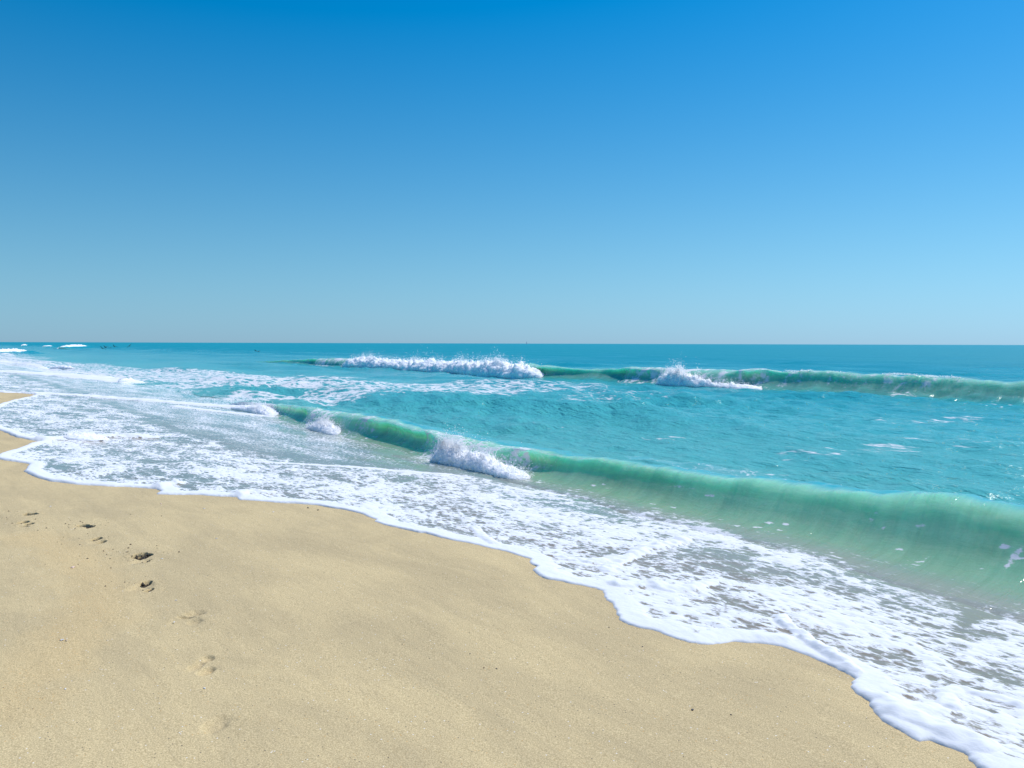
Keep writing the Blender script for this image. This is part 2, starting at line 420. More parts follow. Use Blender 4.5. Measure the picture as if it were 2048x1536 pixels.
# places with floating foam on the open water: (pixel, radius along shore, radius offshore, coverage)
PATCH = [((700, 770), 9, 4.0, 0.38), ((480, 757), 14, 4.5, 0.41), ((900, 775), 6, 4.5, 0.37), ((1080, 778), 3.6, 4.0, 0.33), ((1220, 790), 2.2, 3.0, 0.27),
         ((320, 750), 16, 5, 0.41), ((560, 795), 3.0, 2.5, 0.41), ((640, 790), 3.0, 2.0, 0.37), ((1790, 842), 1.2, 1.6, .26), ((1900, 838), 1.0, 1.4, .28), ((1600, 905), .8, .9, .24),
         ((1780, 900), .9, .8, .24), ((1900, 895), .9, .7, .26), ((1330, 870), .6, .7, .22), ((1110, 850), .8, .9, .2), ((1500, 955), 1.2, .6, .18), ((1850, 980), .8, .5, .14),
         ((1150, 765), 3, 2, 0.25), ((200, 735), 20, 3, 0.37), ((820, 790), 4, 2.2, 0.37), ((1000, 800), 2.6, 1.8, 0.28)]
PATCH = [(spot(*p, flat=0.0), a, b, c * 1.22) for p, a, b, c in PATCH]
def sea_foam(s, n):
    f = np.zeros(np.shape(s))
    w = 1 + .45 * fbm2(s * .25, n * .4, 3, 61)
    for (ps, pn), a, b, c in PATCH:
        r = np.sqrt(((s - ps) / a) ** 2 + ((n - pn) / b) ** 2) * w
        f = np.maximum(f, c * sstep(1.25, .55, r))
    # white wash running along the far shore
    wash = sstep(30, 46, s) * sstep(13.5 + .05 * s, 8 + .03 * s, n + 1.5 * fbm2(s * .06, n * .2, 3, 71))
    streak = .5 + .5 * fbm2(s * .05, n * 1.1, 3, 77)
    return np.maximum(f, wash * (.40 + .30 * streak))

# ------------------------------------------------------------------ swash sheet
INNER = np.array([(-4, 6.1), (1.6, 6.15), (2.08, 6.2), (2.2, 5.65), (2.47, 6.0), (2.76, 6.25), (3.3, 6.25), (5, 6.65), (6.1, 6.7), (7.4, 6.65), (8.8, 6.45), (9.6, 6.0), (10.9, 5.4), (12.9, 5.0), (15, 5.0), (18.5, 5.0), (22, 5.2), (30, 5.6), (40, 6)])
RIDGES = [([(1562, 1243), (1570, 1258), (1595, 1272), (1618, 1290), (1650, 1310), (1690, 1338), (1702, 1352)], .030, .035),
          ([(950, 1059), (965, 1078), (988, 1091)], .022, .035), ([(1272, 1113), (1290, 1101), (1330, 1092), (1369, 1077)], .035, .06), ([(1212, 1143), (1240, 1128), (1275, 1113)], .025, .05),
          ([(1235, 1173), (1310, 1176), (1345, 1187), (1375, 1186), (1420, 1170)], .025, .05), ([(1130, 1120), (1180, 1126), (1235, 1120)], .022, .05),
          ([(1900, 1420), (1890, 1395), (1920, 1385), (1990, 1400), (2048, 1420)], .022, .035), ([(1712, 1395), (1760, 1412), (1800, 1428), (1870, 1428)], .02, .05),
          ([(1738, 1420), (1775, 1428), (1850, 1455), (1960, 1500)], .024, .05),
          ([(90, 880), (130, 878), (170, 877), (230, 873), (300, 876)], .06, .12), ([(310, 980), (330, 972), (360, 970)], .035, .06), ([(470, 997), (490, 988), (540, 990)], .035, .06),
          ([(1500, 1293), (1530, 1285), (1560, 1287)], .015, .05), ([(560, 826), (505, 816), (400, 808), (250, 797), (160, 791), (80, 787)], .05, .22), ([(560, 835), (460, 824), (350, 812)], .03, .12),
          ([(0, 742), (120, 750), (200, 757), (260, 764)], .10, .6), ([(0, 722), (60, 727), (140, 738)], .12, .8), ([(900, 948), (700, 935), (520, 925)], .008, .05), ([(1000, 943), (1100, 962), (1240, 985)], .006, .05)]
RIDGES = [(np.array([spot(*q) for q in pts]), h, w) for pts, h, w in RIDGES]

def swash_foam(S, Nn):
    inn = np.interp(S, INNER[:, 0], INNER[:, 1]) + .28 * fbm2(S * .9, Nn * .9, 4, 8) + .12 * fbm2(S * 3, Nn * 3, 3, 18)
    dense = sstep(.30, -.55, Nn - inn)
    big = fbm2(S * .9, Nn * 1.6, 4, 25); mid = fbm2(S * 4.2, Nn * 6.5, 4, 27); small = fbm2(S * 13, Nn * 17, 3, 29)
    cover = np.interp(S, [0, 5, 8, 12, 20, 30], [.53, .52, .50, .46, .44, .42])
    foam = dense * (cover + .26 * big + .22 * mid + .08 * small)
    thin = (1 - dense) * (np.interp(S, [0, 9, 13, 30], [.17, .23, .36, .40]) + .12 * fbm2(S * .5, Nn * 2.6, 4, 41))
    return np.maximum(foam, thin), dense, mid, small
sa = axis_grid([(-4, .05), (0, .02), (1.2, .011), (3, .013), (6, .024), (12, .06), (30, .17), (80, .6), (150, 1.2)])
na = axis_grid([(.7, .02), (1.3, .016), (3.3, .011), (6.3, .012), (7.2, .03), (9.5, .06)])
S, Nn = np.meshgrid(sa, na, indexing='ij')
dist = front_distance(S, Nn)
sc = np.clip(.10 * S, .25, 1.6)                                  # lobes grow coarser where we see them from afar
wob = np.abs(noise2(S * 2.3, Nn * 2.3, 3)) * .060 * (.6 + noise2(S * .7, Nn * .7, 6)) + np.abs(noise2(S * 9.0, Nn * 9.0, 4)) * .016 + .006 * noise2(S * 25, Nn * 25, 5)
dist = dist + wob * .8 - .022
Hb = (.030 + .022 * np.clip(noise2(S * 1.3, Nn * 1.3, 14) + .4, 0, 1.3)) * np.interp(S, [0, 2.0, 2.4, 3.2, 8, 14, 30], [.48, .48, .34, .34, .42, .8, 1.05])
wb = np.interp(S, [0, 2, 3, 5, 12, 30], [.045, .045, .026, .026, .05, .10]) * (1 + .5 * noise2(S * 2.1, Nn * 2.1, 15))
t = np.clip(dist / wb, 0, 1)
bead = Hb * np.sqrt(np.clip(1 - (1 - t) ** 2, 0, 1))
h0 = .013
lobes = h0 + (bead - h0) * np.where(dist > wb, np.exp(-(dist - wb) / (wb * 2.6)), 1)
sheet = np.where(dist > 0, np.where(dist < wb, bead, lobes), np.maximum(dist * 2.2, -.06))
base = np.maximum(water_level(Nn) - bed(Nn), .0)
foam, dense, mid, small = swash_foam(S, Nn)
foam = np.maximum(foam, sstep(.32, .08, dist) * 1.0 * (1 - .0 * S))
foam = np.maximum(foam, sea_foam(S, Nn) * sstep(7.2, 8.4, Nn))
relief = .007 * sstep(.35, .8, foam) + .0035 * np.clip(mid, -.5, 1) * dense + .002 * small * dense + .003 * np.abs(noise2(S * 9, Nn * 11, 31)) * dense
ridge = np.zeros_like(S)
for line, h, w in RIDGES:
    d = seg_dist(S, Nn, line) + .25 * w * fbm2(S * .5 / w, Nn * .5 / w, 2, 51)
    e = np.sqrt(np.clip(1 - np.clip(d / (1.5 * w), 0, 1) ** 2, 0, 1))
    ridge = np.maximum(ridge, h * e * (.75 + .5 * noise2(S * .6 / w, Nn * .6 / w, 52)))
    foam = np.maximum(foam, sstep(2.0 * w, .9 * w, d) * .98)
Z = sand_z(S, Nn) + base - .018 + sheet + sstep(.0, .15, dist) * relief + ridge * sstep(0, .1, dist) + ripples(S, Nn) * rip_amp(S, Nn) * .8
Z += sstep(4, 6, Nn) * (1 - sstep(7, 8, Nn)) * .004 * fbm2(S * 1.2, Nn * 3.0, 3, 91)
Z = np.where(Nn > 6.2, np.minimum(Z, Z * 0 + .5), Z)
depth = np.maximum(water_level(Nn) - bed(Nn) - .018, 0) * (1 + .4 * fbm2(S * .6, Nn * .9, 3, 95))
X, Y = to_xy(S, Nn)
V = np.stack([X, Y, Z], -1).reshape(-1, 3)
fc = grid_faces(len(sa), len(na), dist > -.03, flip=True)
V, fc, at = compact(V, fc, {'foam': foam, 'depth': depth})
swash = make_mesh('swash', V, fc, M_SWASH, attrs=at)
tag(swash, kind='structure', label='thin foamy sheet of wash running up the sand')

# ------------------------------------------------------------------ open sea to the horizon
th = np.radians(np.concatenate([np.linspace(-75, -44, 60)[:-1], np.linspace(-44, 44, 900), np.linspace(44, 80, 60)[1:]]))
rr = [6.5]
while rr[-1] < 40000: rr.append(rr[-1] + max(min(.006 * rr[-1], 1e9), min(rr[-1] ** 2 / 3600, rr[-1] * .25)))
rr = np.array(rr)
TH, RR = np.meshgrid(th, rr, indexing='ij')
X, Y = RR * np.sin(TH), RR * np.cos(TH)
S, Nn = to_sn(X, Y)
cell = np.maximum(.006 * RR, RR ** 2 / 3600)
Z = -.004 + ripples(S, Nn, cell) * rip_amp(S, Nn)
Z += np.exp(-((Nn - 14.5 - 1.2 * noise2(S * .07, 0 * S, 44)) / 1.5) ** 2) * .10 * sstep(60, 20, S) * (1 + .6 * noise2(S * .2, Nn * .2, 45))
for k, nn_ in enumerate((42, 58, 80, 112, 160)):                   # long low swell lines farther out
    Z += np.exp(-((Nn - nn_ - 5 * noise2(S * .02, 0 * S + k, 46)) / (3 + k)) ** 2) * .16 * (1 + .8 * noise2(S * .02, Nn * .02, 47 + k))
Z -= .006 * sstep(9.6, 9.2, Nn)
fm = sea_foam(S, Nn); dp = np.maximum(-bed(Nn), .02) * (1 + .3 * fbm2(S * .1, Nn * .2, 3, 96))
V = np.stack([X, Y, Z], -1).reshape(-1, 3)
fc = grid_faces(len(th), len(rr), (Nn > 8.6))
V, fc, at = compact(V, fc, {'foam': fm, 'depth': dp})
sea = make_mesh('sea', V, fc, M_SEA, attrs=at)
tag(sea, kind='structure', label='turquoise sea reaching to the horizon')

# ------------------------------------------------------------------ breaking waves
PROF = {  # (offset from crest in heights, height) from the foot on the beach side over the crest to the back
    0: [(-2.6, 0), (-2.1, 0), (-1.55, .005), (-1.02, .07), (-.66, .25), (-.40, .52), (-.17, .82), (.08, .98), (.42, .985), (1.0, .84), (1.8, .58), (3.0, .28), (4.6, .07), (6.2, 0)],
    1: [(-2.6, 0), (-2.0, -.03), (-1.30, -.02), (-.75, .10), (-.36, .32), (-.20, .58), (-.28, .82), (-.38, .965), (-.15, 1.03), (.35, .99), (1.0, .84), (1.8, .58), (3.0, .28), (6.2, 0)],
    2: [(-2.6, 0), (-2.1, -.01), (-1.55, .0), (-1.25, .10), (-1.12, .34), (-.98, .58), (-.78, .80), (-.48, .96), (-.12, 1.02), (.35, .98), (1.0, .84), (1.8, .58), (3.0, .28), (6.2, 0)]}
def catmull(pts, m):
    p = np.array(pts, float); p = np.vstack([2 * p[0] - p[1], p, 2 * p[-1] - p[-2]])
    t = np.linspace(0, len(pts) - 1 - 1e-9, m); i = np.floor(t).astype(int); u = (t - i)[:, None]
    a, b, c, d = p[i], p[i + 1], p[i + 2], p[i + 3]
    return .5 * (2 * b + (c - a) * u + (2 * a - 5 * b + 4 * c - d) * u ** 2 + (3 * b - a - 3 * c + d) * u ** 3)
def wave_surface(name, mat, parent, sv, crest_n, height, curl, streak, wash, seed, m=110, dmin=.10, dk=.75, level=True, fleck=.58, patches=(), fat=1.08, crest=None):
    nc, H, C = crest_n, height, curl
    tt = np.linspace(0, 1, m); HS = float(np.mean(H)) / .35
    P = [catmull(PROF[i], m) for i in (0, 1, 2)]
    c = C[:, None]
    w0, w1, w2 = np.clip(1 - c, 0, 1), np.clip(1 - np.abs(c - 1), 0, 1), np.clip(c - 1, 0, 1)
    dn = w0 * P[0][:, 0] + w1 * P[1][:, 0] + w2 * P[2][:, 0]
    dz = w0 * P[0][:, 1] + w1 * P[1][:, 1] + w2 * P[2][:, 1]
    S = np.repeat(sv[:, None], m, 1); Hm = H[:, None]
    wig = 1 + .05 * noise2(S * 1.1 / Hm.mean(), tt[None, :] * 3, seed)
    Nn = nc[:, None] + dn * Hm * wig * fat
    # foot ends are pinned so the skirt stays flat
    up = np.clip(dz, 0, 1.1)
    lump = .05 * noise2(S * 1.5 / HS, dn * 1.2, seed + 1) + .035 * noise2(S * 3.7 / HS + dn, dn * 1.6, seed + 2) + .018 * noise2(S * 9 / HS + 2 * dn, dn * 2.6, seed + 3)
    Z = (water_level(Nn) if level else -.004) + dz * Hm + lump * Hm * up * 1.4 + ripples(S, Nn, np.full(S.shape, .12)) * rip_amp(S, Nn) * (1 - .7 * np.clip(up, 0, 1))
    Nn = Nn + lump * Hm * up
    edge = np.minimum(sstep(0, .08, tt), sstep(1, .90, tt))[None, :] * np.minimum(sstep(0, .03, np.linspace(0, 1, len(sv))), sstep(1, .97, np.linspace(0, 1, len(sv))))[:, None]
    Z = Z + .006 * edge - (1 - edge) * .045
    depth = np.maximum(Z - bed(Nn) - .018, .0) * (1 + 1.2 * sstep(-.3, .6, dn))
    back = sstep(-.10, .45, dn)
    depth = depth * (1 + .3 * fbm2(S * .8, dn * .8, 3, seed + 5))
    # white threads drawn up the face and froth on falling lips
    th = noise2(S * 9 / (Hm * 2 + .2) * .5 + dn * 1.5, dn * 1.1, seed + 6)
    face = sstep(-1.7, -1.2, dn) * sstep(.35, -.1, dn)
    foam = streak[:, None] * face * (.55 + .5 * th)
    foam = np.maximum(foam, wash[:, None] * sstep(.5, -.1, dn) * sstep(-2.6, -1.5, dn) * (.75 + .3 * th))
    foam = np.maximum(foam, sea_foam(S, Nn) * sstep(.5, 2.5, dn))
    if level: foam = np.maximum(foam, swash_foam(S, Nn)[0] * sstep(-.9, -1.5, dn))
    fl = noise2(S * 7.5 / HS + dn, dn * 7.0 + S, seed + 8) * .75 + .5 * noise2(S * 1.1 / HS, dn * 1.2, seed + 9)
    foam = np.maximum(foam, fleck * sstep(.46, .60, fl) * sstep(-3.0, -2.0, dn) * sstep(-.1, -.5, dn))
    if crest is not None:
        foam = np.maximum(foam, crest[:, None] * sstep(-.75, -.15, dn + .45 * noise2(S * 2.2, S * 0, seed + 15)) * sstep(.6, .2, dn) * (.8 + .5 * noise2(S * 5, dn * 4, seed + 16)))
    for ps_, pd_, ra_, rb_ in patches:
        foam = np.maximum(foam, .62 * sstep(1.2, .6, np.sqrt(((S - ps_ + .12 * (dn - pd_)) / ra_) ** 2 + ((dn - pd_) / rb_) ** 2) + .5 * noise2(S * 14, dn * 6, 5)))
    # the body of water under the wave is closed, so light scatters in a solid volume
    low = -1.6 if level else -2.6
    L = len(sv); V = np.stack([S, Nn, Z], -1)
    pad = [(0, 0)]
    V = np.concatenate([V, np.stack([S[:, -1], Nn[:, -1], np.full(L, low)], -1)[:, None], np.stack([S[:, 0], Nn[:, 0], np.full(L, low)], -1)[:, None], V[:, :1]], 1)
    def ext(a): return np.concatenate([a, a[:, -1:], a[:, :1], a[:, :1]], 1)
    foam, depth, back, dn, dz = ext(foam), ext(depth), ext(back), ext(np.broadcast_to(dn, S.shape)), ext(np.broadcast_to(dz, S.shape))
    m = m + 3
    X, Y = to_xy(V[..., 0], V[..., 1]); Z = V[..., 2]
    o = make_mesh(name, np.stack([X, Y, Z], -1).reshape(-1, 3), grid_faces(len(sv), m, flip=True), mat, parent, attrs={'foam': np.clip(foam, 0, 1), 'depth': np.clip(depth, .02, 9), 'face': (1 - back) * sstep(-1.9, -.9, dn), 'lift': np.clip(dz, 0, 1)})
    return o

def froth_heap(name, mat, parent, s0, s1, nfun, hfun, wfun, zb, seed, du, nv=44, spike=.35, rough=1.0, taper=.10):
    sv = np.arange(s0, s1 + du, du)
    u = np.linspace(0, 1, len(sv))
    tp = np.clip(np.minimum(u, 1 - u) / taper, 0, 1); tp = np.sqrt(1 - (1 - tp) ** 2)
    H = np.array(hfun(sv), float) * tp; W = np.array(wfun(sv), float) * (.15 + .85 * tp); NC = np.array(nfun(sv), float)
    H = np.maximum(H, .01)
    a = np.linspace(0, math.pi, nv)
    S = np.repeat(sv[:, None], nv, 1); A = np.repeat(a[None], len(sv), 0)
    n = NC[:, None] - W[:, None] * np.cos(A); z = H[:, None] * np.sin(A) ** .75
    hm = float(H.mean())
    P = np.stack([S, n, z], -1).reshape(-1, 3)
    q = P / hm
    d = (.30 * np.abs(noise3(q * .9, seed)) + .22 * np.abs(noise3(q * 2.0, seed + 1)) + .12 * np.abs(noise3(q * 4.3, seed + 2))
         + .10 * np.abs(noise3(q * 9.1, seed + 3)) + .08 * np.abs(noise3(q * 21, seed + 4))).reshape(S.shape) * rough
    tip = np.clip(noise3(np.stack([S.ravel(), n.ravel() * .6, z.ravel() * .3], -1) / hm * 2.3, seed + 7), 0, 1).reshape(S.shape) ** 1.5
    fine = np.clip(noise3(np.stack([S.ravel(), n.ravel() * .6, z.ravel() * .3], -1) / hm * 7, seed + 8), 0, 1).reshape(S.shape) ** 1.3
    k = np.minimum(H[:, None] / hm, 1.3)
    dir_n = -np.cos(A) * .9; dir_z = np.sin(A)
    n = n + dir_n * d * hm * k; z = z + (dir_z * d * 1.0 + spike * np.sin(A) ** 2 * (tip + .45 * fine)) * hm * k
    S2 = S + .12 * hm * noise3(q * 2.6, seed + 9).reshape(S.shape)
    z = z + zb - .02
    dp_ = max(.25, 1.2 * hm)                                     # closed body below the waterline
    S3 = np.concatenate([S2, S2[:, -1:], S2[:, :1], S2[:, :1]], 1); n3 = np.concatenate([n, n[:, -1:], n[:, :1], n[:, :1]], 1)
    z3 = np.concatenate([z, z[:, -1:] - dp_, z[:, :1] - dp_, z[:, :1]], 1)
    X, Y = to_xy(S3, n3)
    o = make_mesh(name, np.stack([X, Y, z3], -1).reshape(-1, 3), grid_faces(len(sv), nv + 3, flip=True), mat, parent)
    return o, (S2, n, z)

OCT = np.array([(1, 0, 0), (-1, 0, 0), (0, 1, 0), (0, -1, 0), (0, 0, 1), (0, 0, -1)], float)
OCF = np.array([(0, 2, 4), (2, 1, 4), (1, 3, 4), (3, 0, 4), (2, 0, 5), (1, 2, 5), (3, 1, 5), (0, 3, 5)])
def spray_drops(name, mat, parent, pts, size, seed):
    """many droplets thrown off the froth, one stuff part"""
    r = np.random.default_rng(seed); m = len(pts)
    rad = size * np.exp(np.clip(r.normal(0, .5, m), -1, .8))
    v = (pts[:, None, :] + OCT[None] * rad[:, None, None] * (1 + r.uniform(-.3, .3, (m, 6, 1)))).reshape(-1, 3)
    f = (OCF[None] + np.arange(m)[:, None, None] * 6).reshape(-1, 3)
    o = make_mesh(name, v, f, mat, parent, smooth=True); o['kind'] = 'stuff'
    return o
def spray_from(surf, count, reach, seed, lowcut=.55, vertical=1.0, spread=.5):
    S, n, z = surf; r = np.random.default_rng(seed)
    zs = z.ravel(); lo, hi = np.percentile(zs, 5), zs.max()
    w = np.clip((zs - lo) / (hi - lo) - lowcut, .02, None) ** 1.2
    clump = np.clip(noise2(S.ravel() * 1.4 / reach * .3, n.ravel() * 1.4, seed) + .35, .02, None)
    w = w * clump; w /= w.sum()
    i = r.choice(len(zs), count, p=w)
    e = r.exponential(1.0, count) * reach * .5
    ds = r.normal(0, spread, count) * reach * .5; dn = r.normal(-.15, spread, count) * reach * .5
    x, y = to_xy(S.ravel()[i] + ds, n.ravel()[i] + dn)
    return np.stack([x, y, zs[i] + e * vertical - .1 * reach], -1)

# near wave ----------------------------------------------------------------
sv = axis_grid([(-4, .08), (1.5, .03), (4, .035), (12, .06), (24, .12)])
NC_S = [-4, 1, 2.5, 9, 10.6, 12, 13.1, 14.5, 16, 17.7, 20.4, 22, 24]
NC_N = [7.2, 7.2, 7.2, 7.2, 7.2, 7.25, 7.4, 7.5, 7.6, 7.8, 8.1, 8.1, 8.1]
def near_nc(s): return np.interp(s, NC_S, NC_N) + .10 * noise2(np.asarray(s) * .5, np.asarray(s) * 0 + 3, 101)
near_H = np.interp(sv, [-4, 2.5, 3.6, 4.75, 6.25, 8, 9.1, 10, 11, 11.8, 13, 14.5, 16, 17.7, 19.5, 21, 22, 24], [.50, .49, .44, .39, .34, .30, .30, .31, .33, .33, .36, .36, .32, .30, .24, .17, .16, .03])
near_H = near_H * (1 + .05 * noise2(sv * 1.3, sv * 0, 102) + .02 * noise2(sv * 5, sv * 0, 103))
near_C = np.interp(sv, [-4, 2, 5, 8.0, 8.7, 9.2, 10.4, 10.9, 11.4, 11.9, 13.0, 13.6, 14.4, 15.0, 15.6, 16.6, 17.2, 18, 21, 24], [.0, .0, .0, .35, 1.0, 1.9, 2.0, 1.6, 1.0, .9, 1.0, 1.5, 1.7, 1.5, 1.9, 1.9, 1.0, .6, .8, .3])
near_st = np.interp(sv, [-4, 8.0, 8.6, 9.2, 10.4, 11, 11.6, 13, 13.6, 14.5, 15.2, 15.8, 16.6, 17.3, 18.5, 21, 24], [.10, .14, .66, .78, .78, .6, .30, .28, .60, .52, .55, .75, .72, .3, .45, .6, .6])
near_wash = np.interp(sv, [-4, 8.3, 8.8, 10.9, 11.3, 14.9, 15.3, 16.6, 17.0, 19.2, 20, 24], [0, 0, .52, .55, 0, 0, .5, .5, 0, 0, .8, 1.0])
near_wave = empty('breaking_wave', (*to_xy(6, 7.2), 0))
def child_of(o, root):
    o.parent = root; o.matrix_parent_inverse = Matrix.Translation(-Vector(root.location)); return o
tag(near_wave, 'translucent green shore break curling beside the foam sheet, nearest wave', 'wave')
ws = wave_surface('wave_face', M_WAVE_NEAR, None, sv, near_nc(sv), near_H, near_C, near_st, near_wash, 200, patches=[(2.40, -.62, .030, .22)])
child_of(ws, near_wave)
def bump_h(pairs): return lambda s: np.interp(s, [p[0] for p in pairs], [p[1] for p in pairs])
def near_splash(s0, s1, hp, off, w, seed, lab, drops, size=.0045, spike=.45, rough=1.2):
    o, surf = froth_heap('splash', M_FROTH, None, s0, s1, lambda s: near_nc(s) + off(s), bump_h(hp), lambda s: np.full(len(s), w), 0, seed, .014, 72, spike, rough)
    child_of(o, near_wave); tag(o, lab)
    pp = np.vstack([spray_from(surf, drops, .11, seed + 1), spray_from(surf, drops // 3, .04, seed + 3, lowcut=.1)])
    d = spray_drops('spray', M_FROTH, None, pp, size, seed + 2); child_of(d, near_wave)
near_splash(8.2, 10.55, [(8.2, .04), (8.6, .08), (8.9, .09), (9.2, .15), (9.4, .17), (9.65, .12), (9.95, .21), (10.15, .22), (10.35, .12), (10.55, .04)], lambda s: np.interp(s, [8.2, 10.5], [-.52, -.36]), .17, 300, 'tall white burst of spray on the wave', 9000, .0034, .75, 1.4)
near_splash(14.3, 16.0, [(14.3, .05), (14.8, .09), (15.4, .14), (16.0, .04)], lambda s: np.full(len(s), -.42), .18, 320, 'smaller round white splash farther along the wave', 2600, .0045, .7, 1.4)
near_splash(18.9, 22.4, [(18.9, .04), (19.7, .09), (20.6, .12), (21.6, .08), (22.4, .04)], lambda s: np.full(len(s), -.2), .26, 340, 'broken white end of the wave', 1500, .006, .6, 1.4)

# far wave -----------------------------------------------------------------
sv = axis_grid([(-2, .4), (8, .10), (30, .14), (62, .25), (75, .5)])
def far_nc(s): return 28.5 + .5 * noise2(np.asarray(s) * .12, np.asarray(s) * 0 + 5, 111) + .15 * noise2(np.asarray(s) * .6, np.asarray(s) * 0, 112)
far_H = np.interp(sv, [-2, 9.9, 11.35, 13, 15.7, 19.4, 21.4, 24, 26.9, 29.7, 32.0, 33.8, 36, 40, 48, 57, 61, 65, 75], [.64, .65, .66, .74, .77, .75, .70, .68, .66, .46, .58, .66, .62, .62, .58, .60, .52, .40, .05])
far_H = far_H * (1 + .05 * noise2(sv * .7, sv * 0, 113) + .03 * noise2(sv * 2.4, sv * 0, 114))
far_C = np.interp(sv, [-2, 10, 14, 19, 20, 21, 24, 25, 26.5, 27.3, 29, 31.5, 33, 34.5, 36, 60, 63, 75], [.10, .10, .12, .4, 1.1, 1.9, 1.9, 1.5, 1.4, .9, .2, .6, 1.0, 1.7, 2, 2, .6, 0])
far_st = np.interp(sv, [-2, 12.5, 13, 13.9, 14.3, 18.3, 19, 21, 24, 26.5, 27.3, 28, 32.5, 33.6, 34.4, 60, 62, 75], [.06, .08, .5, .5, .16, .2, .6, .72, .72, .6, .4, .06, .06, .4, .75, .75, .2, 0])
far_wave = empty('breaking_wave', (*to_xy(24, 28.5), 0))
tag(far_wave, 'long second wave farther out, green at right and crumbling white at left', 'wave')
ws = wave_surface('wave_face', M_WAVE_FAR, None, sv, far_nc(sv), far_H, far_C, far_st, sv * 0, 220, m=90, dmin=.16, dk=.6, level=False, fat=1.35, crest=np.interp(sv, [9, 11, 12, 14, 15.5, 18.5, 19.5, 26, 27.5], [0, .1, .36, .5, .3, .42, .55, .55, 0]))
child_of(ws, far_wave)
def far_splash(s0, s1, hp, off, w, seed, lab, drops, size, reach, du=.05, spike=.4, zb=0.0, nv=56, rough=1.2):
    o, surf = froth_heap('splash', M_FROTH_FAR, None, s0, s1, lambda s: far_nc(s) + off, bump_h(hp), lambda s: np.full(len(s), w), zb, seed, du, nv, spike, rough)
    child_of(o, far_wave); tag(o, lab)
    pp = np.vstack([spray_from(surf, drops, reach, seed + 1), spray_from(surf, drops // 3, reach * .4, seed + 3, lowcut=.1)])
    d = spray_drops('spray', M_FROTH_FAR, None, pp, size, seed + 2); child_of(d, far_wave)
far_splash(32.4, 55.6, [(31.6, .2), (32.6, .52), (34.0, .60), (35, .50), (36.7, .64), (37.7, .58), (39.5, .56), (43.5, .50), (47.5, .52), (50.5, .55), (54.5, .58), (57.5, .54), (58.5, .3)], -.60, .72, 400, 'long crumbling white roller', 8000, .012, .28, .05, .5, zb=-.08, rough=1.35)
far_splash(18.8, 24.4, [(18.3, .08), (19.5, .14), (20.8, .20), (21.8, .30), (22.8, .50), (23.3, .54), (23.9, .34), (24.6, .08)], -.85, .42, 420, 'single tall white plume in the middle of the wave', 4000, .009, .24, .03, .6, zb=-.06, rough=1.35)

# crest spray along the green parts
def crest_spray(root, mat, fn_nc, sA, sB, hfun, count, size, seed, lift):
    r = np.random.default_rng(seed); s = r.uniform(sA, sB, count)
    keep = noise2(s * 1.1, s * 0, seed) + .25 > r.uniform(0, .8, count); s = s[keep]
    n = fn_nc(s) + r.normal(-.02, .08, len(s)); z = hfun(s) * .97 + np.abs(r.normal(0, lift, len(s)))
    x, y = to_xy(s, n); child_of(spray_drops('spray', mat, None, np.stack([x, y, z], -1), size, seed + 1), root)
crest_spray(far_wave, M_FROTH_FAR, far_nc, 11.8, 18.5, lambda s: np.interp(s, sv, far_H) * 1.0, 2600, .009, 501, .025)
crest_spray(near_wave, M_FROTH, near_nc, 2.0, 5.0, lambda s: np.interp(s, [2.5, 3.6, 4.75], [.495, .45, .40]), 160, .0035, 505, .008)

# waves breaking farther down the coast --------------------------------------
def distant_wave(label, px0, px1, yfoot, height, seed, face=True):
    a = spot(px0, yfoot[0], flat=0.0); b = spot(px1, yfoot[1], flat=0.0)
    s0, s1 = min(a[0], b[0]), max(a[0], b[0])
    nf = (lambda s: np.interp(s, [a[0], b[0]] if a[0] < b[0] else [b[0], a[0]], [a[1], b[1]] if a[0] < b[0] else [b[1], a[1]]))
    root = empty('breaking_wave', (*to_xy((s0 + s1) / 2, nf((s0 + s1) / 2)), 0))
    L = s1 - s0
    o, surf = froth_heap('whitewater', M_FROTH_FAR, None, s0, s1, nf, lambda s: height * (1 + .35 * noise2(s * 3 / height * .2, s * 0, seed)), lambda s: np.full(len(s), height * 1.0), 0, seed, max(.03, L / 300), 40, .6, rough=1.7, taper=.45)
    child_of(o, root)
    if face:
        ss = np.linspace(s0 - L * .35, s1 + L * .5, 150)
        Hh = height * .85 * np.minimum(sstep(s0 - L * .35, s0, ss), sstep(s1 + L * .5, s1, ss)) + .01
        w = wave_surface('wave_face', M_WAVE_FAR, None, ss, nf(ss) + height * .6, Hh, ss * 0 + .6, ss * 0, ss * 0, seed + 5, m=60, dmin=.3, dk=.6, level=False)
        child_of(w, root)
    return tag(root, label, 'wave')
distant_wave('white breaker near the horizon at far left, longest of the distant ones', 115, 178, (698, 695), .62, 600)
distant_wave('small white breaker near the horizon, left of the longest distant one', 85, 106, (694.6, 694.2), .42, 610)
distant_wave('tiniest white breaker at the horizon in the far left corner', 43, 54, (692.6, 692.3), .5, 620)
distant_wave('low white breaker rolling onto the far shore at left edge', -40, 60, (712, 707), .50, 630)
distant_wave('low line of whitewater crumbling over the wash at left', 100, 152, (737, 738.5), .14, 640, False)
distant_wave('small frothy wave tip breaking above the foam line at left', 238, 268, (766, 764), .15, 650, False)

